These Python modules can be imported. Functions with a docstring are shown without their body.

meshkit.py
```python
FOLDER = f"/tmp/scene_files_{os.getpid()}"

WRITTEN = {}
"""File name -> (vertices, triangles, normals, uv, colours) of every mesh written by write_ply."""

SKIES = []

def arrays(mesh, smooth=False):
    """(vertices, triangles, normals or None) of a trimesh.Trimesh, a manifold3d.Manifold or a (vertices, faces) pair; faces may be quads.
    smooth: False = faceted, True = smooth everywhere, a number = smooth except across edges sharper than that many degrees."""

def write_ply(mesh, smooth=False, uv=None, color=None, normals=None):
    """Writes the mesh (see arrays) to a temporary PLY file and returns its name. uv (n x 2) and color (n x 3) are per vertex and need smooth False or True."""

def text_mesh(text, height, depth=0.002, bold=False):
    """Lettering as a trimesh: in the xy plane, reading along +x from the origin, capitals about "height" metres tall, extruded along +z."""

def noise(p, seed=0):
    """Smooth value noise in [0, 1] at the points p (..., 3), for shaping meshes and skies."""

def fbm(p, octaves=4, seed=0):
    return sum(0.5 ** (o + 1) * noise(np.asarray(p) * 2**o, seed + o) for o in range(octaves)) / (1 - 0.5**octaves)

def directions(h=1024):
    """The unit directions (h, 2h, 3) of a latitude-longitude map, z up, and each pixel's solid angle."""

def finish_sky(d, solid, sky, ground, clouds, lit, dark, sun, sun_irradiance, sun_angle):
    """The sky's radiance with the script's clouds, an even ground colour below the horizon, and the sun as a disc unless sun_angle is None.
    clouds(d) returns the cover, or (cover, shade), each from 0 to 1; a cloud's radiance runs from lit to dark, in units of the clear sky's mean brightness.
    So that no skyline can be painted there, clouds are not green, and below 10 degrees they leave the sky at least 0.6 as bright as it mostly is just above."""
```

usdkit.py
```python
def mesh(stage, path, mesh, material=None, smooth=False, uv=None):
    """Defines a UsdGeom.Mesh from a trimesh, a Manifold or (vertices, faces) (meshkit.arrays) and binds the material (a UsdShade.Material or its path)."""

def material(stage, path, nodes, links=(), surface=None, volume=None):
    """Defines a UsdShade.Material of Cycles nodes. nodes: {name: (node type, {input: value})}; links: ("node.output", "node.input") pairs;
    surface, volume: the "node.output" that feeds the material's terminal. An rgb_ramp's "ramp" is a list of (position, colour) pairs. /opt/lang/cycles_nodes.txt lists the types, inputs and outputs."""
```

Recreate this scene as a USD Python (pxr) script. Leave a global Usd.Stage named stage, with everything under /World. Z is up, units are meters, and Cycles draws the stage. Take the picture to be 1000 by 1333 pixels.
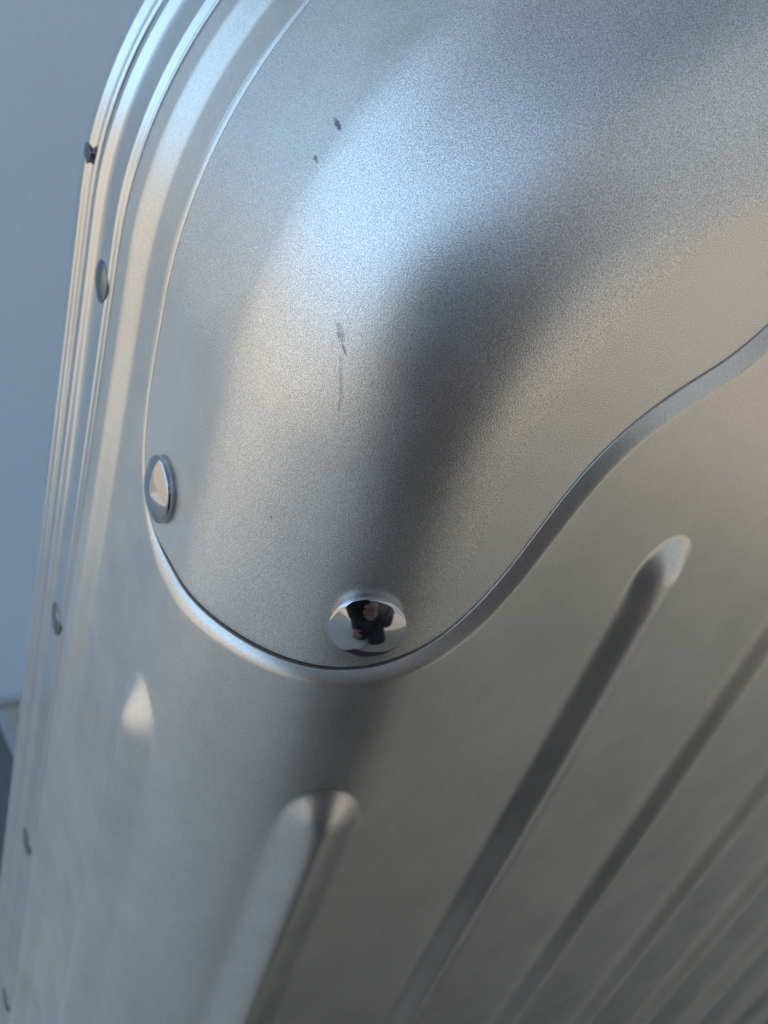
import math, numpy as np, trimesh, usdkit
from pxr import Usd, UsdGeom, UsdLux, UsdShade, Gf, Sdf, Vt
from scipy.spatial import cKDTree
from scipy.interpolate import splprep, splev

stage = Usd.Stage.CreateInMemory()
UsdGeom.SetStageUpAxis(stage, UsdGeom.Tokens.z)
UsdGeom.SetStageMetersPerUnit(stage, 1.0)
UsdGeom.Xform.Define(stage, '/World')
UsdGeom.Scope.Define(stage, '/World/Looks')

# ---------------------------------------------------------------- camera, sky, sun, exposure
U = 0.0013                        # one modelling unit of the case in metres
TOP = 0.58                        # height of the case top above the ground
def Wd(p):                        # case units -> metres; x along the front face, y into the depth, z up
    return np.asarray(p, float) * U + [0, 0, TOP]
CAM = np.array([-31.908, -46.419, -11.408])
RIGHT = np.array([0.84287, -0.45896, 0.28094]); DOWN = np.array([-0.06538, -0.60556, -0.79311]); FWD = np.array([0.53413, 0.65012, -0.54041])
FPX = 1257.5
EXPOSURE = 1.0
cam = UsdGeom.Camera.Define(stage, '/World/Camera')
foc = 7.0
cam.CreateFocalLengthAttr(foc)
cam.CreateHorizontalApertureAttr(foc * 1000 / FPX)
cam.CreateVerticalApertureAttr(foc * 1333.33 / FPX)
cam.CreateClippingRangeAttr(Gf.Vec2f(0.002, 500))
cam.CreateFStopAttr(foc / 0.7)
cam.CreateFocusDistanceAttr(0.0925)
cam.CreateExposureAttr(EXPOSURE)
eye = Wd(CAM)
cam.AddTransformOp().Set(Gf.Matrix4d(*[float(v) for r in (RIGHT, -DOWN, -FWD) for v in (*r, 0)], *[float(v) for v in eye], 1))

SUN_AZ, SUN_EL = math.radians(42), math.radians(35)       # azimuth = atan2(x, y)
sd = np.array([math.sin(SUN_AZ) * math.cos(SUN_EL), math.cos(SUN_AZ) * math.cos(SUN_EL), math.sin(SUN_EL)])
CLOUD = (6.0, 9.6, 14.0)
usdkit.material(stage, '/World/Looks/sky', {
    'sky': ('sky_texture', {'sky_type': 'single_scattering', 'sun_disc': False, 'sun_elevation': SUN_EL, 'sun_rotation': SUN_AZ, 'altitude': 50.0, 'air_density': 1.0, 'aerosol_density': 2.5, 'ozone_density': 1.5}),
    'hs': ('hsv', {'saturation': 0.6, 'value': 0.85}),
    'tc': ('texture_coordinate', {}), 'sep': ('separate_xyz', {}),
    'cn': ('noise_texture', {'scale': 2.2, 'detail': 5.0, 'roughness': 0.55, 'distortion': 0.4}),
    'cr': ('rgb_ramp', {'ramp': [(0.32, (0.55,) * 3), (0.68, (1, 1, 1))]}),                      # thin high cloud, uneven
    'el': ('rgb_ramp', {'ramp': [(0.0, (0.85,) * 3), (0.4, (0.85,) * 3), (0.58, (0.34,) * 3), (0.72, (0.03,) * 3), (0.9, (0.0,) * 3)]}),   # thicker towards the horizon
    'cm': ('math', {'math_type': 'multiply'}),
    'mx': ('mix', {'color2': CLOUD}),
    'bg': ('background_shader', {'strength': 0.095})},
    [('tc.generated', 'sep.vector'), ('tc.generated', 'cn.vector'), ('cn.fac', 'cr.fac'), ('sep.z', 'el.fac'), ('cr.color', 'cm.value1'), ('el.color', 'cm.value2'),
     ('cm.value', 'mx.fac'), ('sky.color', 'hs.color'), ('hs.color', 'mx.color1'), ('mx.color', 'bg.color')], surface='bg.background')
dome = UsdLux.DomeLight.Define(stage, '/World/sky')
UsdShade.MaterialBindingAPI.Apply(dome.GetPrim()).Bind(UsdShade.Material.Get(stage, '/World/Looks/sky'))
dome.GetPrim().SetCustomDataByKey('kind', 'structure')
sun = UsdLux.DistantLight.Define(stage, '/World/sun')
sun.CreateNormalizeAttr(True); sun.CreateIntensityAttr(0.6); sun.CreateAngleAttr(1.0); sun.CreateColorAttr(Gf.Vec3f(1.0, 0.95, 0.88))
sun.AddTransformOp().Set(Gf.Matrix4d().SetRotate(Gf.Rotation(Gf.Vec3d(0, 0, 1), Gf.Vec3d(*map(float, sd)))))

# ---------------------------------------------------------------- helpers
def tag(p, label=None, cat=None, group=None, kind=None):
    for k, v in (('label', label), ('category', cat), ('group', group), ('kind', kind)):
        if v: p.SetCustomDataByKey(k, v)
taken = {}
def path(name, parent='/World'):
    k = taken.get((parent, name), -1) + 1
    taken[(parent, name)] = k
    return f'{parent}/{name}' + (f'_{k:03d}' if k else '')
def look(name): return UsdShade.Material.Get(stage, '/World/Looks/' + name)
def vnormals(v, f):
    n = np.zeros_like(v); c = np.cross(v[f[:, 1]] - v[f[:, 0]], v[f[:, 2]] - v[f[:, 0]])
    for k in range(3):
        for a in range(3):
            n[:, a] += np.bincount(f[:, k], c[:, a], len(v))
    return n / np.maximum(np.linalg.norm(n, axis=1, keepdims=True), 1e-30)
def put(pth, v, f, mat, n=None):
    m = UsdGeom.Mesh.Define(stage, pth)
    m.CreatePointsAttr(Vt.Vec3fArray.FromNumpy(np.ascontiguousarray(v, np.float32)))
    m.CreateFaceVertexCountsAttr(Vt.IntArray.FromNumpy(np.full(len(f), 3, np.int32)))
    m.CreateFaceVertexIndicesAttr(Vt.IntArray.FromNumpy(np.ascontiguousarray(f, np.int32).ravel()))
    m.CreateSubdivisionSchemeAttr('none')
    if n is not None:
        m.CreateNormalsAttr(Vt.Vec3fArray.FromNumpy(np.ascontiguousarray(n, np.float32))); m.SetNormalsInterpolation('vertex')
    UsdShade.MaterialBindingAPI.Apply(m.GetPrim()).Bind(look(mat) if isinstance(mat, str) else mat)
    return m.GetPrim()
def sub(pth, v, f, keep, mat, n):
    f = f[keep]; u, inv = np.unique(f, return_inverse=True)
    return put(pth, v[u], inv.reshape(-1, 3), mat, n[u])
def gridfaces(a, b, flip=False):
    i = np.arange(a * b).reshape(a, b)
    q = np.stack([i[:-1, :-1], i[1:, :-1], i[1:, 1:], i[:-1, 1:]], -1).reshape(-1, 4)
    if flip: q = q[:, ::-1]
    return np.vstack([q[:, [0, 1, 2]], q[:, [0, 2, 3]]])

# ---------------------------------------------------------------- materials
def metal(name, base, rough, grain, strength, dist, var=0.03, stretch=(1, 1, 1), extra=None, rough_var=0.025):
    nodes = {
        'g': ('geometry', {}), 'mp': ('mapping', {'scale': stretch}),
        'n1': ('noise_texture', {'scale': grain, 'detail': 2.0, 'roughness': 0.6}),
        'n2': ('noise_texture', {'scale': 60.0, 'detail': 4.0, 'roughness': 0.6}),
        'r2': ('rgb_ramp', {'ramp': [(0.3, tuple(c * (1 - var) for c in base)), (0.7, tuple(min(1, c * (1 + var)) for c in base))]}),
        'rr': ('map_range', {'from_min': 0.3, 'from_max': 0.7, 'to_min': rough - rough_var, 'to_max': rough + rough_var, 'clamp': True}),
        'b': ('bump', {'strength': strength, 'distance': dist}),
        'p': ('principled_bsdf', {'metallic': 1.0, 'roughness': rough})}
    links = [('g.position', 'mp.vector'), ('mp.vector', 'n1.vector'), ('g.position', 'n2.vector'), ('n2.fac', 'r2.fac'), ('n2.fac', 'rr.value'), ('rr.result', 'p.roughness'),
             ('n1.fac', 'b.height'), ('b.normal', 'p.normal')]
    if extra: extra(nodes, links)
    else: links.append(('r2.color', 'p.base_color'))
    return usdkit.material(stage, '/World/Looks/' + name, nodes, links, surface='p.BSDF')

# scuffs and marks worn into the corner cap: little smears, each with its own place
MARKS = []                        # (world point, along, size along, size across, darkness) filled once the cap exists
def worn(marks, colour, low, gscale):
  def cap_marks(nodes, links):
    prev = None
    for i, (p, al, sl, sa, dk) in enumerate(marks):
        t = al / np.linalg.norm(al)
        nodes[f's{i}'] = ('mix_vector', {})
        del nodes[f's{i}']
        # squared distance stretched along the mark: |d|^2/sa^2 + (d.t)^2 (1/sl^2 - 1/sa^2)
        nodes[f'v{i}'] = ('vector_math', {'math_type': 'subtract', 'vector2': tuple(p)})
        nodes[f'd{i}'] = ('vector_math', {'math_type': 'dot_product', 'vector2': tuple(t)})
        nodes[f'l{i}'] = ('vector_math', {'math_type': 'dot_product'})
        nodes[f'q{i}'] = ('math', {'math_type': 'multiply'})
        nodes[f'm{i}'] = ('math', {'math_type': 'multiply', 'value2': 1 / sl**2 - 1 / sa**2})
        nodes[f'a{i}'] = ('math', {'math_type': 'multiply_add', 'value2': 1 / sa**2})
        nodes[f'j{i}'] = ('math', {'math_type': 'multiply_add', 'value2': 2.4, 'value3': -1.2})
        nodes[f'k{i}'] = ('math', {'math_type': 'add'})
        nodes[f'x{i}'] = ('map_range', {'from_min': 1.0, 'from_max': 0.1, 'to_min': 0.0, 'to_max': dk, 'clamp': True})
        links += [('g.position', f'v{i}.vector1'), (f'v{i}.vector', f'd{i}.vector1'), (f'v{i}.vector', f'l{i}.vector1'), (f'v{i}.vector', f'l{i}.vector2'),
                  (f'd{i}.value', f'q{i}.value1'), (f'd{i}.value', f'q{i}.value2'), (f'q{i}.value', f'm{i}.value1'), (f'l{i}.value', f'a{i}.value1'), (f'm{i}.value', f'a{i}.value3'),
                  ('nm.fac', f'j{i}.value1'), (f'a{i}.value', f'k{i}.value1'), (f'j{i}.value', f'k{i}.value2'), (f'k{i}.value', f'x{i}.value')]
        if prev is None: prev = f'x{i}.result'
        else:
            nodes[f'o{i}'] = ('math', {'math_type': 'maximum'}); links += [(prev, f'o{i}.value1'), (f'x{i}.result', f'o{i}.value2')]; prev = f'o{i}.value'
    nodes['nm'] = ('noise_texture', {'scale': 1500.0, 'detail': 3.0}); links.append(('g.position', 'nm.vector'))
    nodes['wn'] = ('noise_texture', {'scale': gscale, 'detail': 1.0}); nodes['wr'] = ('rgb_ramp', {'ramp': [(0.3, (low,) * 3), (0.7, (1, 1, 1))]}); nodes['sp'] = ('mix', {'mix_type': 'multiply', 'fac': 1.0})
    links += [('g.position', 'wn.vector'), ('wn.fac', 'wr.fac'), ('r2.color', 'sp.color1'), ('wr.color', 'sp.color2')]       # blasted grain
    nodes['mk'] = ('mix', {'color2': colour})
    links += [(prev, 'mk.fac'), ('sp.color', 'mk.color1'), ('mk.color', 'p.base_color')]
  return cap_marks

ALU = (0.65, 0.625, 0.58)
metal('frame_aluminium', (0.64, 0.64, 0.63), 0.24, 2500.0, 0.15, 0.00004, 0.02, (1, 1, 0.2))
metal('rivet_chrome', (0.46, 0.46, 0.47), 0.075, 900.0, 0.02, 0.00002, 0.02, rough_var=0.02)
metal('dark_steel', (0.20, 0.21, 0.23), 0.14, 900.0, 0.05, 0.00003)
usdkit.material(stage, '/World/Looks/rubber', {'p': ('principled_bsdf', {'base_color': (0.015, 0.015, 0.017), 'roughness': 0.6})}, surface='p.BSDF')

# ---------------------------------------------------------------- the case: one rounded-box surface carries shell, cap and rivets
W, H = 308.0, 430.0               # width and height in units
RE, RP = 18.0, 49.686             # edge rounding, plan corner radius
YM = 54.6                         # depth of the seam between the two frame rails
YB = 110.0                        # depth of the back face
def d2(x, z):
    a = np.stack([RP - x, z + RP], -1)
    return np.linalg.norm(np.maximum(a, 0), axis=-1) + np.minimum(a.max(-1), 0) - RP
def sdf(P):
    v = np.stack([d2(P[..., 0], P[..., 2]) + RE, RE - P[..., 1]], -1)
    return np.linalg.norm(np.maximum(v, 0), axis=-1) + np.minimum(v.max(-1), 0) - RE
def grad(P, e=1e-3):
    g = np.stack([sdf(P + e * np.eye(3)[i]) - sdf(P - e * np.eye(3)[i]) for i in range(3)], -1)
    return g / np.linalg.norm(g, axis=-1, keepdims=True)
def outof(O, D, o=0.0):           # from inside out to the surface
    t = np.zeros(len(D))
    for _ in range(80): t += (o - sdf(O + D * t[:, None])) * 0.9
    return O + D * t[:, None]

def pick(u, v, o=0.0):            # where the sight line of photo pixel (u, v) meets the case: used to measure where marks and rivets sit
    r = RIGHT * (u - 500) + DOWN * (v - 667) + FWD * FPX; r = r / np.linalg.norm(r); P = CAM.copy()
    for _ in range(300): P = P + r * (sdf(P) - o) * 0.9
    return P
SPECKS = []
for (u0, v0, u1, v1, wd, dk) in [(448, 1176, 452, 1186, 3.0, .8), (335, 1008, 338, 1016, 2.2, .7), (54, 1132, 56, 1138, 3.5, .8), (700, 1262, 702, 1270, 1.8, .6), (610, 1000, 622, 1016, 1.0, .35), (905, 905, 926, 921, 1.0, .35), (540, 960, 546, 990, 0.9, .3), (268, 1100, 262, 1170, 1.0, .35), (770, 1120, 776, 1126, 1.6, .5), (330, 905, 333, 911, 1.6, .5), (850, 640, 858, 650, 1.4, .4), (122, 1036, 123, 1041, 2.0, .5)]:
    a, b = pick(u0, v0), pick(u1, v1); px = np.linalg.norm((a + b) / 2 - CAM) / FPX
    SPECKS.append((Wd((a + b) / 2), b - a, max(np.linalg.norm(b - a), 2 * px) * U * 0.75, wd * px * U * 1.5, dk))
metal('shell_aluminium', ALU, 0.35, 2600.0, 0.22, 0.00006, 0.03, (1, 1, 0.25), extra=worn(SPECKS, (0.9, 0.9, 0.9), 0.8, 5000.0))
# outline of the corner cap: half of it, mirrored about the diagonal
half = np.array([[36.2, 0, -36.2], [31.5, 0, -39.2], [26.4, 0, -45.2], [24.3, 0, -49.3], [22.6, 0, -54.3], [20.8, 0, -59.6], [18.3, 0, -63.6], [15.3, .2, -66.3], [12.4, .9, -68.3], [9.4, 2.1, -69.5],
                 [6.7, 4, -70.2], [4, 6.6, -70.5], [1.7, 10, -70.7], [.6, 14.2, -71], [0, 20.2, -71.2], [0, 26.6, -71.2], [0, 30.8, -66.8], [0, 32.3, -60], [0, 32.6, -52],
                 *[[RP - RP * math.cos(a), 32.6 + .5 * math.sin(2 * a), -RP + RP * math.sin(a)] for a in np.radians([4, 14, 24, 34, 45])]])
mir = half[::-1][1:-1][:, [2, 1, 0]] * [-1, 1, -1]
loop = np.vstack([half, mir, half[:1]])
tck, _ = splprep(loop.T, s=1.2, per=True)
OUT = np.stack(splev(np.linspace(0, 1, 3001)[:-1], tck), 1)
OUT = OUT - grad(OUT) * sdf(OUT)[:, None]
step = np.r_[0, np.cumsum(np.linalg.norm(np.diff(np.vstack([OUT, OUT[:1]]), axis=0), axis=1))]
OUT = np.stack([np.interp(np.linspace(0, step[-1], 1601)[:-1], step, np.r_[OUT[:, k], OUT[0, k]]) for k in range(3)], 1)
OC = np.array([36.0, 31.0, -36.0]); AX = np.array([-1, -0.75, 1.0]); AX /= np.linalg.norm(AX)
E1 = np.cross(AX, [0, 1, 0]); E1 /= np.linalg.norm(E1); E2 = np.cross(AX, E1)
def polar(P):
    d = P - OC; d = d / np.linalg.norm(d, axis=-1, keepdims=True)
    return np.arctan2(d @ E2, d @ E1), np.arccos(np.clip(d @ AX, -1, 1))
oaz, opo = polar(OUT)
if np.mean(np.diff(np.unwrap(oaz)) > 0) < .5: OUT = OUT[::-1]; oaz, opo = polar(OUT)
print('outline monotonic:', np.mean(np.diff(np.unwrap(oaz)) > 0))
order = np.argsort(oaz)
FINE = np.concatenate([OUT * (1 - k / 14) + np.roll(OUT, -1, 0) * (k / 14) for k in range(14)]); tree = cKDTree(FINE)
def outline_distance(P):          # signed: outside +
    az, po = polar(P)
    lim = np.interp(az, oaz[order], opo[order], period=2 * np.pi)
    dist, near = tree.query(P)
    return dist * np.where(po > lim, 1, -1), FINE[near]

RIBS = [(-11.3, 4.6, -86.0), (12.1, 3.9, -84.5), (40.8, 3.7, -55.0)] + [(40.8 + 27.9 * k, 3.6, -34.0) for k in range(1, 5)]
RIB_H = 2.0
tt = np.linspace(-2, 2, 801)
tri = np.maximum(0, 1 - np.abs(tt)); ker = np.exp(-np.linspace(-2, 2, 801)**2 / (2 * 0.17**2)); ker /= ker.sum()
prof = np.convolve(tri, ker, 'same'); prof /= prof.max()
def smooth(t): t = np.clip(t, 0, 1); return t * t * (3 - 2 * t)
def base(kind, s, w):             # point and normal of the bare surface; w = inset on the face, runs down the edge and the wall
    phi = np.clip((RE - w) / RE, 0, np.pi / 2)
    ins = np.where(w >= RE, w, RE - RE * np.sin(phi))
    y = np.where(w >= RE, 0, np.where(phi < np.pi / 2, RE - RE * np.cos(phi), RE + (RE - RE * np.pi / 2) - w))
    no, ny = np.sin(phi), -np.cos(phi)
    if kind == 'left': P = np.stack([ins, y, s], -1); N = np.stack([-no, ny, 0 * no], -1)
    elif kind == 'top': P = np.stack([s, y, -ins], -1); N = np.stack([0 * no, ny, no], -1)
    else:
        c, q = np.cos(s), np.sin(s)
        P = np.stack([RP - (RP - ins) * c, y, -RP + (RP - ins) * q], -1); N = np.stack([-no * c, ny, no * q], -1)
    return P, N
def wall_y(y): return RE + (RE - RE * np.pi / 2) - y
W_END = wall_y(44.3)
def lip_size(P):                  # level of the sheet beside the cap, dip at the cap's edge, width of the dip, roundness
    kw = smooth((P[:, 1] - 20) / 9)                                       # slight on the wall beside the frame
    ks = smooth((P[:, 0] - 8) / 10) * (1 - kw)                            # steeper and straighter along the waist
    L = (0.62 + 0.28 * ks) * (1 - kw) + 0.14 * kw
    return L, L, (1.5 + 0.0 * ks) * (1 - kw) + 0.6 * kw, 2.0 - 0.75 * ks
def shell_patch(kind, s, w, cap=True):
    S, Wg = np.meshgrid(s, w, indexing='ij')
    P, N = base(kind, S.ravel(), Wg.ravel()); wf = Wg.ravel()
    rib = np.full(len(P), -1); h = np.zeros(len(P))
    if kind == 'left':
        zz = P[:, 2]; zb = np.maximum(zz, -H - zz)             # the ribs stop short of both ends
        for i, (wc, hw, ze) in enumerate(RIBS):
            t = np.hypot((wf - wc) / hw, np.maximum(0, zb - (ze - 1.35 * hw)) / (1.35 * hw))
            en = smooth((zb - (ze - 2.4 * hw)) / (1.6 * hw))
            hr = (1.9 if i == 0 else 1.75 if i == 1 else RIB_H) * ((1 - en) * np.interp(t, tt, prof) + en * np.clip(1 - t * t, 0, 1) ** 1.5 * 0.92)
            rib[hr > 0.03] = i; h += hr
    # flange: the sheet steps out where it laps over the frame
    h += 1.0 * smooth((P[:, 1] - 37.7) / 3.4) - 3.5 * smooth((P[:, 1] - 43.8) / 0.5)
    if cap:
        d, near = outline_distance(P); Hh, Ad, r, _ = lip_size(near)
        h = Hh + h * smooth((d - 0.5) / 3.0) - 1.6 * smooth((r - 0.1 - d) / 0.5)
    else: h += 0.14 + 0.48 * smooth((29 - P[:, 1]) / 9) + 0.28 * smooth((wf - 8) / 10)
    return P + N * h[:, None], gridfaces(len(s), len(w)), rib
def join(parts):
    V, F, G, o = [], [], [], 0
    for v, f, g in parts:
        V.append(v); F.append(f + o); G.append(g); o += len(v)
    V, F, G = np.vstack(V), np.vstack(F), np.concatenate(G)
    key = np.round(V * 500).astype(np.int64); _, first, inv = np.unique(key, axis=0, return_index=True, return_inverse=True)
    inv = inv.ravel(); F = inv[F]; ok = (F[:, 0] != F[:, 1]) & (F[:, 1] != F[:, 2]) & (F[:, 0] != F[:, 2])
    return V[first], F[ok], G[first]
def outward(v, f, ref):           # make the winding agree with the outward side
    c = np.cross(v[f[:, 1]] - v[f[:, 0]], v[f[:, 2]] - v[f[:, 0]]); m = v[f].mean(1) - ref
    return f if np.mean((c * m).sum(1) > 0) > .5 else f[:, ::-1]
MID = np.array([W / 2, 50.0, -H / 2])

def lin(a, b, st): return np.linspace(a, b, max(2, int(round(abs(b - a) / st)) + 1))
w_face = np.r_[lin(W_END, 60, 0.27), lin(60, W / 2, 0.45)[1:]]
z_left = np.r_[-RP, -RP - np.cumsum(np.r_[np.full(190, 0.27), np.geomspace(.3, 8, 75)])]; z_left = np.r_[z_left[z_left > -H + RP + 6], -H + RP]
fine = [shell_patch('left', z_left, w_face), shell_patch('corner', np.linspace(0, np.pi / 2, 270), np.r_[lin(W_END, 40, 0.27), lin(40, RP, 0.6)[1:]]),
        shell_patch('top', lin(RP, W / 2, 0.5), lin(W_END, RP, 0.4))]
wc = np.r_[lin(W_END, RP, 1.0), lin(RP, W / 2, 0.9)[1:]]
zc = np.r_[lin(-RP, -100, 1.5), lin(-100, -H + 100, 12)[1:], lin(-H + 100, -H + RP, 1.5)[1:]]
cl = shell_patch('left', zc, wc, False); cc = shell_patch('corner', np.linspace(0, np.pi / 2, 60), lin(W_END, RP, 1.0), False); ct = shell_patch('top', lin(RP, W / 2, 4), lin(W_END, RP, 1.0), False)
def mx(p, a, b):                  # mirror left-right and/or top-bottom
    v = p[0].copy(); f = p[1]
    if a: v[:, 0] = W - v[:, 0]
    if b: v[:, 2] = -H - v[:, 2]
    return v, (f[:, ::-1] if a != b else f), np.where(p[2] >= 0, p[2] + 100 * a, -1)
parts = fine + [mx(cl, 1, 0), mx(cc, 1, 0), mx(ct, 1, 0), mx(cc, 0, 1), mx(ct, 0, 1), mx(cc, 1, 1), mx(ct, 1, 1)]
parts = [(v, outward(v, f, MID), g) for v, f, g in parts]
SV, SF, SG = join(parts)
SN = vnormals(SV, SF)
case = UsdGeom.Xform.Define(stage, '/World/suitcase').GetPrim()
tag(case, 'silver ribbed aluminium suitcase standing upright with riveted corner cap', 'suitcase')
fg = SG[SF].min(1)
MV = Wd(SV)
sub('/World/suitcase/front_shell', MV, SF, fg < 0, 'shell_aluminium', SN)
for g in sorted(set(fg[fg >= 0])):
    sub(path('rib', '/World/suitcase/front_shell'), MV, SF, fg == g, 'shell_aluminium', SN)

# rolled lip of the sheet round the cap, rows running along the outline
LN = grad(OUT); tg = np.roll(OUT, -1, 0) - np.roll(OUT, 1, 0); tg /= np.linalg.norm(tg, axis=1, keepdims=True)
co = np.cross(tg, LN); co *= np.sign(np.sum(co * (OUT - OC) , 1).mean())
LH, LA, LR, LE = lip_size(OUT)
lr = []
for t in np.r_[-0.12, np.linspace(0, 1, 26), 1.14]:
    p = OUT + co * (t * LR)[:, None]
    for _ in range(4): p = p - grad(p) * sdf(p)[:, None]
    hh = LH - LA * (1 - min(max(t, 0), 1)) ** LE - (0.8 if t < 0 else 0.0) + 0.012
    wallr = 1.0 * smooth((p[:, 1] - 37.7) / 3.4)
    lr.append(p + grad(p) * (hh + wallr)[:, None])
LV = np.stack(lr).reshape(-1, 3); nr, nc = len(lr), len(OUT)
i = np.arange(nr * nc).reshape(nr, nc); i = np.concatenate([i, i[:, :1]], 1)
qd = np.stack([i[:-1, :-1], i[1:, :-1], i[1:, 1:], i[:-1, 1:]], -1).reshape(-1, 4)
LF = outward(LV, np.vstack([qd[:, [0, 1, 2]], qd[:, [0, 2, 3]]]), OC)
put('/World/suitcase/front_shell/rolled_lip', Wd(LV), LF, 'shell_aluminium', vnormals(LV, LF))

# corner cap: a grid of rings out to the outline, tucked 0.5 under the rolled lip of the shell
D1 = OUT - OC; D1 /= np.linalg.norm(D1, axis=1, keepdims=True)
RINGS = 150
ts = 1 - (1 - np.linspace(0, 1, RINGS)) ** 1.15
ts[-1] = 1.0
ang = np.arccos(np.clip(D1 @ AX, -1, 1)); tan = D1 - AX * np.cos(ang)[:, None]; tan /= np.linalg.norm(tan, axis=1, keepdims=True)
rows = []
OUTX = OUT
for t, dn in [*((t, 0.0) for t in ts[:-1] * 0.9945), (0.9957, -0.03), (0.9965, -0.10), (0.9970, -0.35), (0.9970, -1.4)]:
    a = ang * t * (1 + 0.006 * smooth((OUT[:, 1] - 20) / 9))
    rows.append(outof(OC, AX * np.cos(a)[:, None] + tan * np.sin(a)[:, None], dn))
CV = np.stack(rows).reshape(-1, 3); nr, nc = len(rows), len(OUT)
i = np.arange(nr * nc).reshape(nr, nc); i = np.concatenate([i, i[:, :1]], 1)
qd = np.stack([i[:-1, :-1], i[1:, :-1], i[1:, 1:], i[:-1, 1:]], -1).reshape(-1, 4)
CF = np.vstack([qd[:, [0, 1, 2]], qd[:, [0, 2, 3]]]); CF = outward(CV, CF, OC)
CN = vnormals(CV, CF)
def on_cap(p): p = np.array([p], float); return (p - grad(p) * sdf(p)[:, None])[0]
for (u0, v0, u1, v1, wd, dk) in [(436, 156, 443, 168, 2.6, .8), (409, 204, 414, 212, 2.4, .7), (441, 424, 445, 444, 4.5, .55), (445, 444, 450, 462, 2.2, .6), (444, 470, 444, 520, 2.6, .28), (445, 515, 441, 535, 2.4, .3), (352, 672, 354, 676, 1.6, .5), (612, 300, 613, 303, 1.5, .5)]:
    a, b = pick(u0, v0), pick(u1, v1); L = np.linalg.norm(b - a)
    px = np.linalg.norm((a + b) / 2 - CAM) / FPX
    MARKS.append((Wd((a + b) / 2), b - a, L * U * 0.75, wd * px * U * 1.5, dk))
metal('cap_aluminium', (0.77, 0.75, 0.72), 0.36, 6400.0, 0.5, 0.00005, 0.03, extra=worn(MARKS, (0.07, 0.07, 0.08), 0.56, 7000.0))
put('/World/suitcase/corner_cap', Wd(CV), CF, 'cap_aluminium', CN)

def rivet(parent, p, n, dia, hgt, rim=0.35, mat='rivet_chrome'):
    n = n / np.linalg.norm(n); e1 = np.cross(n, [0.3, 0.5, 0.8]); e1 /= np.linalg.norm(e1); e2 = np.cross(n, e1)
    R = dia / 2; pr = [(R * 0.9, -0.6), (R * 0.93, -0.05), (R * 0.985, 0.05)]
    e = min(0.34 * hgt, 0.4)                                # rounded shoulder, then a flatter crown
    pr += [(R - e + e * math.cos(a), rim + e * math.sin(a)) for a in np.linspace(-0.9, 1.15, 10)]
    x0, z0 = pr[-1]; c = hgt - e
    pr += [(x0 * t, z0 + c * (1 - t ** 2.0)) for t in np.linspace(0.96, 0, 22)]
    pr = np.array(pr); k = 72; th = np.linspace(0, 2 * np.pi, k + 1)[:-1]
    V = (p + (np.cos(th)[None, :, None] * e1 + np.sin(th)[None, :, None] * e2) * pr[:, 0][:, None, None] + n * pr[:, 1][:, None, None]).reshape(-1, 3)
    i = np.arange(len(pr) * k).reshape(len(pr), k); i = np.concatenate([i, i[:, :1]], 1)
    q = np.stack([i[:-1, :-1], i[1:, :-1], i[1:, 1:], i[:-1, 1:]], -1).reshape(-1, 4)
    F = outward(V, np.vstack([q[:, [0, 1, 2]], q[:, [0, 2, 3]]]), p - n)
    return put(path('rivet', parent), Wd(V), F, mat, vnormals(V, F))
for (u, v) in ((212, 637), (478, 812)):
    c = pick(u, v); 
    for cc_ in (c, np.array([-c[2], c[1], -c[0]])):
        rivet('/World/suitcase/corner_cap', on_cap(cc_), grad(cc_[None])[0], 6.7, 1.1, 0.45)

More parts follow.
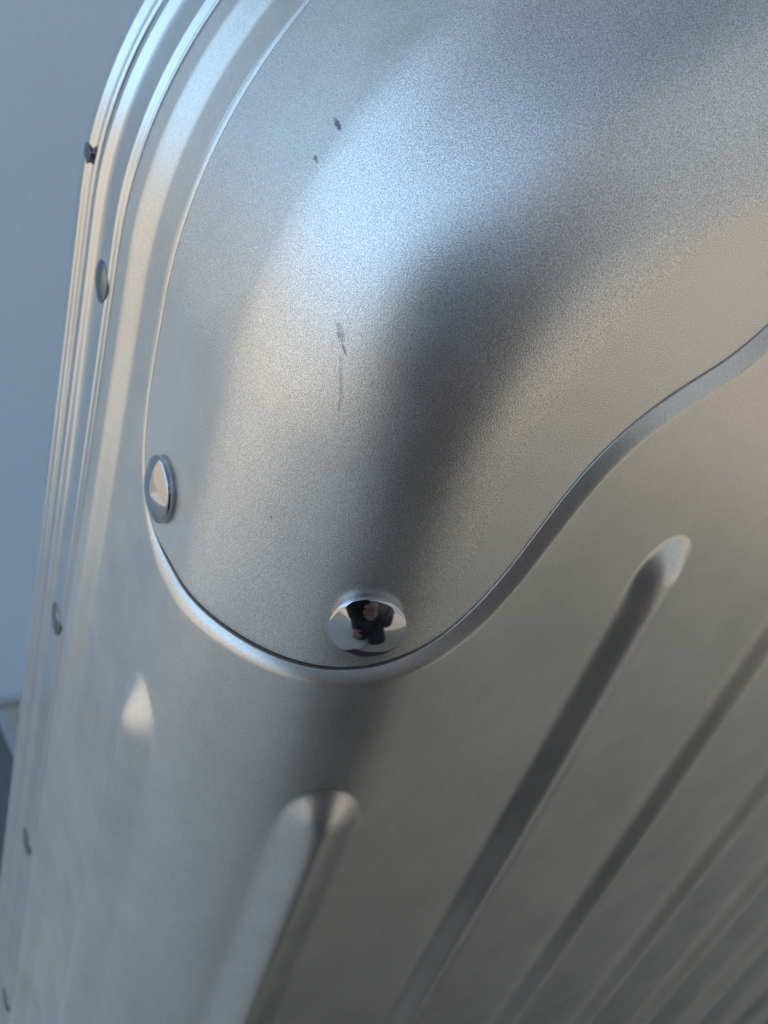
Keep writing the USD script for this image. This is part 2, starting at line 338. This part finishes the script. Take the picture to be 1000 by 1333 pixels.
# ---------------------------------------------------------------- frame rails swept round the case
def perimeter(n=40, dz=6):
    a = np.linspace(0, np.pi / 2, n)
    L = lin(-H + RP, -RP, dz)[:-1]; T = lin(RP, W - RP, dz)[1:-1]
    pts = [(0, z, -1, 0) for z in L] + [(RP - RP * math.cos(t), -RP + RP * math.sin(t), -math.cos(t), math.sin(t)) for t in a] + [(x, 0, 0, 1) for x in T]
    pts = np.array(pts)
    full = np.vstack([pts, np.c_[W - pts[::-1][:, 0], pts[::-1][:, 1], -pts[::-1][:, 2], pts[::-1][:, 3]][len(T):]])
    bot = [(x, -H, 0, -1) for x in lin(W - RP, RP, dz)[1:-1]]
    c1 = [(W - RP + RP * math.cos(t), -H + RP - RP * math.sin(t), math.cos(t), -math.sin(t)) for t in a]
    c2 = [(RP - RP * math.cos(t), -H + RP - RP * math.sin(t), -math.cos(t), -math.sin(t)) for t in a[::-1]]
    return np.vstack([full, c1, bot, c2])
PER = perimeter()
keepp = np.r_[True, np.linalg.norm(np.diff(PER[:, :2], axis=0), axis=1) > 1e-6]; PER = PER[keepp]
if np.linalg.norm(PER[0, :2] - PER[-1, :2]) < 1e-6: PER = PER[:-1]
def roundprof(pr, r=0.25, k=5):
    pr = np.array(pr, float); out = [pr[0]]
    for a, b, c in zip(pr[:-2], pr[1:-1], pr[2:]):
        la, lc = np.linalg.norm(a - b), np.linalg.norm(c - b); q = min(r, la * .45, lc * .45)
        p0, p1 = b + (a - b) / la * q, b + (c - b) / lc * q
        out += [(1 - t)**2 * p0 + 2 * t * (1 - t) * b + t * t * p1 for t in np.linspace(0, 1, k)]
    return np.array(out + [pr[-1]])
def sweep(pth, pr, mat, r=0.25):
    pr = roundprof(pr, r)
    V = np.stack([PER[:, 0][:, None] + PER[:, 2][:, None] * pr[None, :, 1], np.repeat(pr[None, :, 0], len(PER), 0), PER[:, 1][:, None] + PER[:, 3][:, None] * pr[None, :, 1]], -1).reshape(-1, 3)
    n, k = len(PER), len(pr); i = np.arange(n * k).reshape(n, k); i = np.concatenate([i, i[:1]], 0)
    q = np.stack([i[:-1, :-1], i[1:, :-1], i[1:, 1:], i[:-1, 1:]], -1).reshape(-1, 4); F = np.vstack([q[:, [0, 1, 2]], q[:, [0, 2, 3]]])
    F = outward(V, F, MID); return put(pth, Wd(V), F, mat, vnormals(V, F))
front_pr = [(44.8, -3), (44.9, 0.95), (46.7, 0.2), (47.15, 0.75), (51.9, 0.75), (52.6, 1.35), (53.7, 1.35), (54.2, 0.2), (54.3, -3)]
sweep('/World/suitcase/front_rail', front_pr, 'frame_aluminium', 0.3)
sweep('/World/suitcase/back_rail', [(54.6, -3), (54.7, -0.2), (55.6, 0.0), (56.0, 0.9), (57.2, 0.9), (57.6, 1.4), (59.2, 1.4), (59.7, 1.0), (59.8, -3)], 'frame_aluminium', 0.3)
for rail, yy, o, z0 in (('front_rail', 49.2, 0.7, -56.0), ('back_rail', 58.0, 1.15, -45.5)):
    for k in range(8):
        z = z0 - 49.0 * k
        if z < -H + 20 or (rail == 'back_rail' and k): break
        rivet('/World/suitcase/' + rail, np.array([-o, yy, z]) if z < -RP else np.array([-o, yy, z]), np.array([-1.0, 0, 0]), 4.6 if rail == 'front_rail' else 2.2, 0.45 if rail == 'front_rail' else 0.12, 0.03, 'dark_steel')
# the open side of the half case is closed by its dark lining
from shapely.geometry import Polygon
lv, lf = trimesh.creation.triangulate_polygon(Polygon(np.c_[PER[:, 0] - PER[:, 2] * 3, PER[:, 1] - PER[:, 3] * 3]), engine='earcut')
lv = np.c_[lv[:, 0], np.full(len(lv), 58.5), lv[:, 1]]
put('/World/suitcase/lining', Wd(lv), outward(lv, lf, MID), 'rubber')

# ---------------------------------------------------------------- ground
def ground_mat(name, c0, c1, rough=0.8, scale=3.0, spec=0.4):
    usdkit.material(stage, '/World/Looks/' + name, {'g': ('geometry', {}), 'n': ('noise_texture', {'scale': scale, 'detail': 6.0, 'roughness': 0.6}), 'n2': ('noise_texture', {'scale': 400.0, 'detail': 2.0}),
        'r': ('rgb_ramp', {'ramp': [(0.3, c0), (0.7, c1)]}), 'b': ('bump', {'strength': 0.3, 'distance': 0.002}), 'p': ('principled_bsdf', {'roughness': rough, 'specular_ior_level': spec})},
        [('g.position', 'n.vector'), ('g.position', 'n2.vector'), ('n.fac', 'r.fac'), ('r.color', 'p.base_color'), ('n2.fac', 'b.height'), ('b.normal', 'p.normal')], surface='p.BSDF')
ground_mat('pale_floor', (0.63, 0.58, 0.51), (0.69, 0.64, 0.57), 0.8, 2.5, 0.2)
ground_mat('white_render', (0.54, 0.60, 0.64), (0.585, 0.645, 0.68), 0.9, 2.0, 0.2)
ground_mat('sand_paving', (0.62, 0.49, 0.35), (0.72, 0.59, 0.44), 0.8)
ground_mat('brown_paving', (0.44, 0.37, 0.285), (0.52, 0.445, 0.35), 0.8)
ground_mat('warm_ground', (0.39, 0.345, 0.27), (0.46, 0.41, 0.33), 0.85)
ground_mat('dark_asphalt', (0.15, 0.155, 0.17), (0.20, 0.205, 0.22), 0.85, 30)
def sheet(name, poly, z, mat):
    from shapely.geometry import Polygon
    v, f = trimesh.creation.triangulate_polygon(Polygon(poly), engine='earcut')
    v = np.c_[v, np.full(len(v), z)]; f = outward(v, f, np.array([0, 0, -50.0]))
    p = put('/World/' + name, v, f, mat); tag(p, kind='structure'); return p
sheet('ground', [(-300, -300), (300, -300), (300, 300), (-300, 300)], 0, 'warm_ground')
sheet('pale_floor', [(-0.94, -0.95), (-0.05, -0.85), (0.03, -0.03), (2.1, 0.04), (2.1, 0.6), (-0.94, 0.6)], 0.004, 'pale_floor')
sheet('stone_paving', [(1.2, -0.55), (30, 4), (30, -30), (-3, -30), (-1.2, -5.0), (0.45, -1.7)], 0.004, 'brown_paving')
sheet('sand_paving', [(-30, -3), (-1.0, -1.5), (-0.95, 1.5), (-0.6, 16), (-10, 40), (-30, 40)], 0.004, 'sand_paving')
ground_mat('grey_render', (0.36, 0.365, 0.36), (0.44, 0.44, 0.43), 0.9, 1.2, 0.2)
ground_mat('grey_binding', (0.42, 0.44, 0.47), (0.5, 0.52, 0.55), 0.8, 40)
def wall_block(a, b, th, h):
    a, b = np.array(a, float), np.array(b, float); t = (b - a) / np.linalg.norm(b - a); n = np.array([t[1], -t[0]])
    box = trimesh.creation.box(extents=(np.linalg.norm(b - a), th, h)); M = np.eye(4); M[:2, 0] = t; M[:2, 1] = [-t[1], t[0]]; M[:2, 3] = (a + b) / 2; M[2, 3] = h / 2 + 0.006
    box.apply_transform(M); return np.array(box.vertices), np.array(box.faces)
wv, wf = wall_block((9.5, -1.5), (-2.2, -8.5), 0.35, 8.0)
wl = UsdGeom.Xform.Define(stage, '/World/wall').GetPrim(); tag(wl, 'tall grey rendered wall behind the photographer, dimly mirrored in the corner cap', 'wall')
put('/World/wall/rendered_face', wv, wf, 'grey_render')
wv, wf = wall_block((9.55, -1.47), (-2.25, -8.53), 0.47, 0.12); wv[:, 2] += 8.0
put('/World/wall/coping', wv, wf, 'grey_render')
# pale wall close behind the case, in its own shade: the blurred background
wv, wf = wall_block((-0.265, 0.58), (2.0, 0.58), 0.30, 1.16)
bw_ = UsdGeom.Xform.Define(stage, '/World/garden_wall').GetPrim(); tag(bw_, 'pale blue grey shaded wall, blurred close behind the suitcase', 'wall')
put('/World/garden_wall/rendered_face', wv, wf, 'white_render')
wv, wf = wall_block((-0.295, 0.58), (2.03, 0.58), 0.36, 0.06); wv[:, 2] += 1.16
put('/World/garden_wall/coping', wv, wf, 'grey_render')
# doormat at the wall foot, with a bound edge
mt = UsdGeom.Xform.Define(stage, '/World/doormat').GetPrim(); tag(mt, 'dark grey mat with pale bound edge, blurred at the lower left beside the suitcase', 'mat')
mp_ = Polygon([(0.0, 0.12), (0.125, 0.12), (0.0885, 0.418), (0.0, 0.418)]).buffer(-0.012).buffer(0.012)
for nm, pg, h, mt_ in (('pile', mp_.buffer(-0.009), 0.009, 'dark_asphalt'), ('binding', mp_.difference(mp_.buffer(-0.009)), 0.011, 'grey_binding')):
    e = trimesh.creation.extrude_polygon(pg, h, engine='earcut'); put('/World/doormat/' + nm, np.array(e.vertices) + [0, 0, 0.006], np.array(e.faces), mt_)

e = trimesh.creation.extrude_polygon(Polygon([(-0.004, -0.15), (0.64, -0.15), (0.64, 0.10), (-0.004, 0.10)]).buffer(-0.015).buffer(0.015), 0.0155, engine='earcut')  # unseen dark mat, added in place of ground shade the rib flanks mirror
ground_mat('added_dark', (0.05, 0.05, 0.052), (0.065, 0.065, 0.067), 0.85, 30)
fm = UsdGeom.Xform.Define(stage, '/World/added_shade_mat').GetPrim(); tag(fm, 'unseen dark grey mat added under the suitcase for the ground shade mirrored in the ribs', 'mat')
put('/World/added_shade_mat/slab', np.array(e.vertices) + [0, 0, 0.0055], np.array(e.faces), 'added_dark')

# ---------------------------------------------------------------- phone that takes the picture (seen mirrored in the rivets)
ground_mat('phone_black', (0.012, 0.012, 0.014), (0.014, 0.014, 0.016), 0.25)
def slab(x0, x1, y0, y1, z0, z1, r):
    import manifold3d as m3
    c = m3.CrossSection([[(x0 + r, y0 + r), (x1 - r, y0 + r), (x1 - r, y1 - r), (x0 + r, y1 - r)]]).offset(r, m3.JoinType.Round, 2.0, 40)
    m = c.extrude(z1 - z0).translate((0, 0, z0)).to_mesh(); return np.array(m.vert_properties[:, :3], float), np.array(m.tri_verts)
def from_phone(v): return eye + v[:, :1] * RIGHT + v[:, 1:2] * -DOWN + v[:, 2:3] * FWD
ph = UsdGeom.Xform.Define(stage, '/World/phone').GetPrim()
tag(ph, 'black phone held up close to the riveted corner', 'phone')
for nm, a in (('body', (-0.064, 0.014, -0.149, 0.014, -0.0125, -0.0045, 0.011)), ('camera_bump', (-0.022, 0.011, -0.022, 0.011, -0.0045, -0.003, 0.008)), ('lens', (-0.006, 0.006, -0.006, 0.006, -0.003, -0.0015, 0.0059))):
    v, f = slab(*a); put('/World/phone/' + nm, from_phone(v), f[:, ::-1], 'phone_black')

# ---------------------------------------------------------------- the person behind the phone, crouching
import manifold3d as m3
def ball(p, r): return m3.Manifold.sphere(r, 20).translate(tuple(map(float, p)))
def bones(chains):
    parts = []
    for ch in chains:
        for (p, r), (q, t) in zip(ch[:-1], ch[1:]): parts.append(m3.Manifold.batch_hull([ball(p, r), ball(q, t)]))
    return m3.Manifold.batch_boolean(parts, m3.OpType.Add)
def flesh(m, edge, n=8):
    m = m.refine_to_length(edge).to_mesh(); t = trimesh.Trimesh(np.array(m.vert_properties[:, :3], float), np.array(m.tri_verts), process=True)
    trimesh.smoothing.filter_taubin(t, iterations=n); return np.array(t.vertices), np.array(t.faces)
def F(x, y, z): return eye + x * RIGHT - y * DOWN + z * FWD            # phone frame: right, up, forward
near_ = np.array([0.11, 0.05, 0])                 # kneeling right up to the case
pelvis, chest, neck = np.array([-0.27, -0.66, 0.26]) + near_, np.array([-0.245, -0.58, 0.54]) + near_, np.array([-0.25, -0.545, 0.70]) + near_
head = np.array([-0.245, -0.50, 0.83]) + near_ * 0.8
side = np.array([0.92, -0.38, 0])
shr, shl = chest + side * 0.20 + [0, 0, 0.08], chest - side * 0.20 + [0, 0, 0.07]
wrist = F(0.048, -0.165, -0.062); elbow = np.array([0.07, -0.42, 0.36]); elbl = np.array([-0.30, -0.40, 0.34]); wrl = np.array([-0.18, -0.31, 0.25])
hipr, hipl = pelvis + side * 0.10, pelvis - side * 0.10
knr, knl = np.array([0.07, -0.35, 0.11]), np.array([-0.12, -0.36, 0.12]); anr, anl = np.array([-0.03, -0.82, 0.075]), np.array([-0.25, -0.76, 0.075])
hand = [[(F(.031, -.080, -.020), .012), (F(.033, -.128, -.022), .013), (wrist, .021)], [(F(.030, -.085, -.036), .012), (F(.033, -.128, -.042), .014), (wrist, .021)], [(F(.031, -.080, -.020), .012), (F(.030, -.085, -.036), .012)], [(F(.033, -.128, -.022), .013), (F(.033, -.128, -.042), .014)]]
for y, L in ((-.077, .45), (-.094, .55), (-.111, .5), (-.126, .35)):
    hand.append([(F(.032, y, -.016), .0095), (F(.023, y + .002, .005), .0088), (F(.023 - .027 * L, y + .004, .0048), .0082), (F(.023 - .043 * L, y + .003, .0035), .0072)])
hand.append([(F(.031, -.100, -.034), .0125), (F(.014, -.078, -.0235), .0105), (F(-.008, -.060, -.0215), .0085)])
hl = wrl + np.array([0.06, 0.04, 0.0])
handl = [[(wrl, .021), (wrl + [.03, .035, -.01], .022), (hl + [.02, .02, -.01], .014)]] + [[(hl + [.012 * k, .02 - .006 * k, -.01], .0095), (hl + [.02 + .012 * k, .045 - .008 * k, -.018], .0085), (hl + [.022 + .012 * k, .05 - .008 * k, -.045], .0075)] for k in range(-1, 3)] + [[(wrl + [.03, .02, 0], .012), (wrl + [.055, .01, .02], .009)]]
skull = [[(head + [0, 0, .02], .088), (head + FWD * .025 + [0, 0, -.06], .06)], [(head + FWD * .055 + [0, 0, -.085], .032), (head + [0, 0, .0], .08)], [(neck + [0, 0, -.02], .056), (head + [0, 0, -.04], .055)],
         [(head + FWD * .09 + [0, 0, .0], .010), (head + FWD * .112 + [0, 0, -.035], .013)], [(head + RIGHT * .083 + [0, 0, -.01], .018), (head + RIGHT * .083 + [0, 0, -.03], .012)], [(head - RIGHT * .083 + [0, 0, -.01], .018), (head - RIGHT * .083 + [0, 0, -.03], .012)]]
arms = [[(shr, .058), (elbow, .043), (wrist, .026)], [(shl, .058), (elbl, .043), (wrl, .026)]]
trunk = [[(pelvis, .13), (chest, .145), (neck, .055)], [(shr, .06), (chest + [0, 0, .06], .10), (shl, .06)]]
legs = [[(hipr, .11), (knr, .078), (anr, .05)], [(hipl, .11), (knl, .078), (anl, .05)]]
v, f = flesh(bones(hand + handl + skull + [[(p, r * .8) for p, r in c] for c in arms + trunk + legs]), 0.006)
usdkit.material(stage, '/World/Looks/skin', {'p': ('principled_bsdf', {'base_color': (0.24, 0.14, 0.12), 'roughness': 0.5})}, surface='p.BSDF')
usdkit.material(stage, '/World/Looks/dark_cloth', {'p': ('principled_bsdf', {'base_color': (0.018, 0.018, 0.022), 'roughness': 0.9})}, surface='p.BSDF')
pe = put('/World/person', v, f, 'skin', vnormals(v, f))
tag(pe, 'person in dark clothes kneeling and holding up a black phone', 'person')
v, f = flesh(bones([[(c[0][0], c[0][1]), (c[1][0], c[1][1]), (c[1][0] + (c[2][0] - c[1][0]) * .93, c[2][1] + .006)] for c in arms] + [[(pelvis + [.03, .08, -.02], .16), (pelvis, .16), (chest, .165), (chest + (neck - chest) * .8, .075)], [(shr, .065), (chest + [0, 0, .06], .11), (shl, .065)]]), 0.012)
put('/World/person/jacket', v, f, 'dark_cloth', vnormals(v, f))
v, f = flesh(bones([[(pelvis, .128), (hipr, .1)], [(pelvis, .128), (hipl, .1)]] + legs), 0.012)
put('/World/person/trousers', v, f, 'dark_cloth', vnormals(v, f))
for a in (anr, anl):
    v, f = flesh(bones([[(a + [.01, .03, -.02], .042), (a + [-.03, -.08, -.03], .038), (a + [-.06, -.15, -.04], .03)]]), 0.01)
    put(path('shoe', '/World/person'), v, f, 'rubber', vnormals(v, f))
v, f = flesh(bones([[(head + [0, 0, .045] - FWD * .02, .095), (head - FWD * .05 + [0, 0, -.02], .075)]]), 0.01)
put('/World/person/hair', v, f, 'rubber', vnormals(v, f))
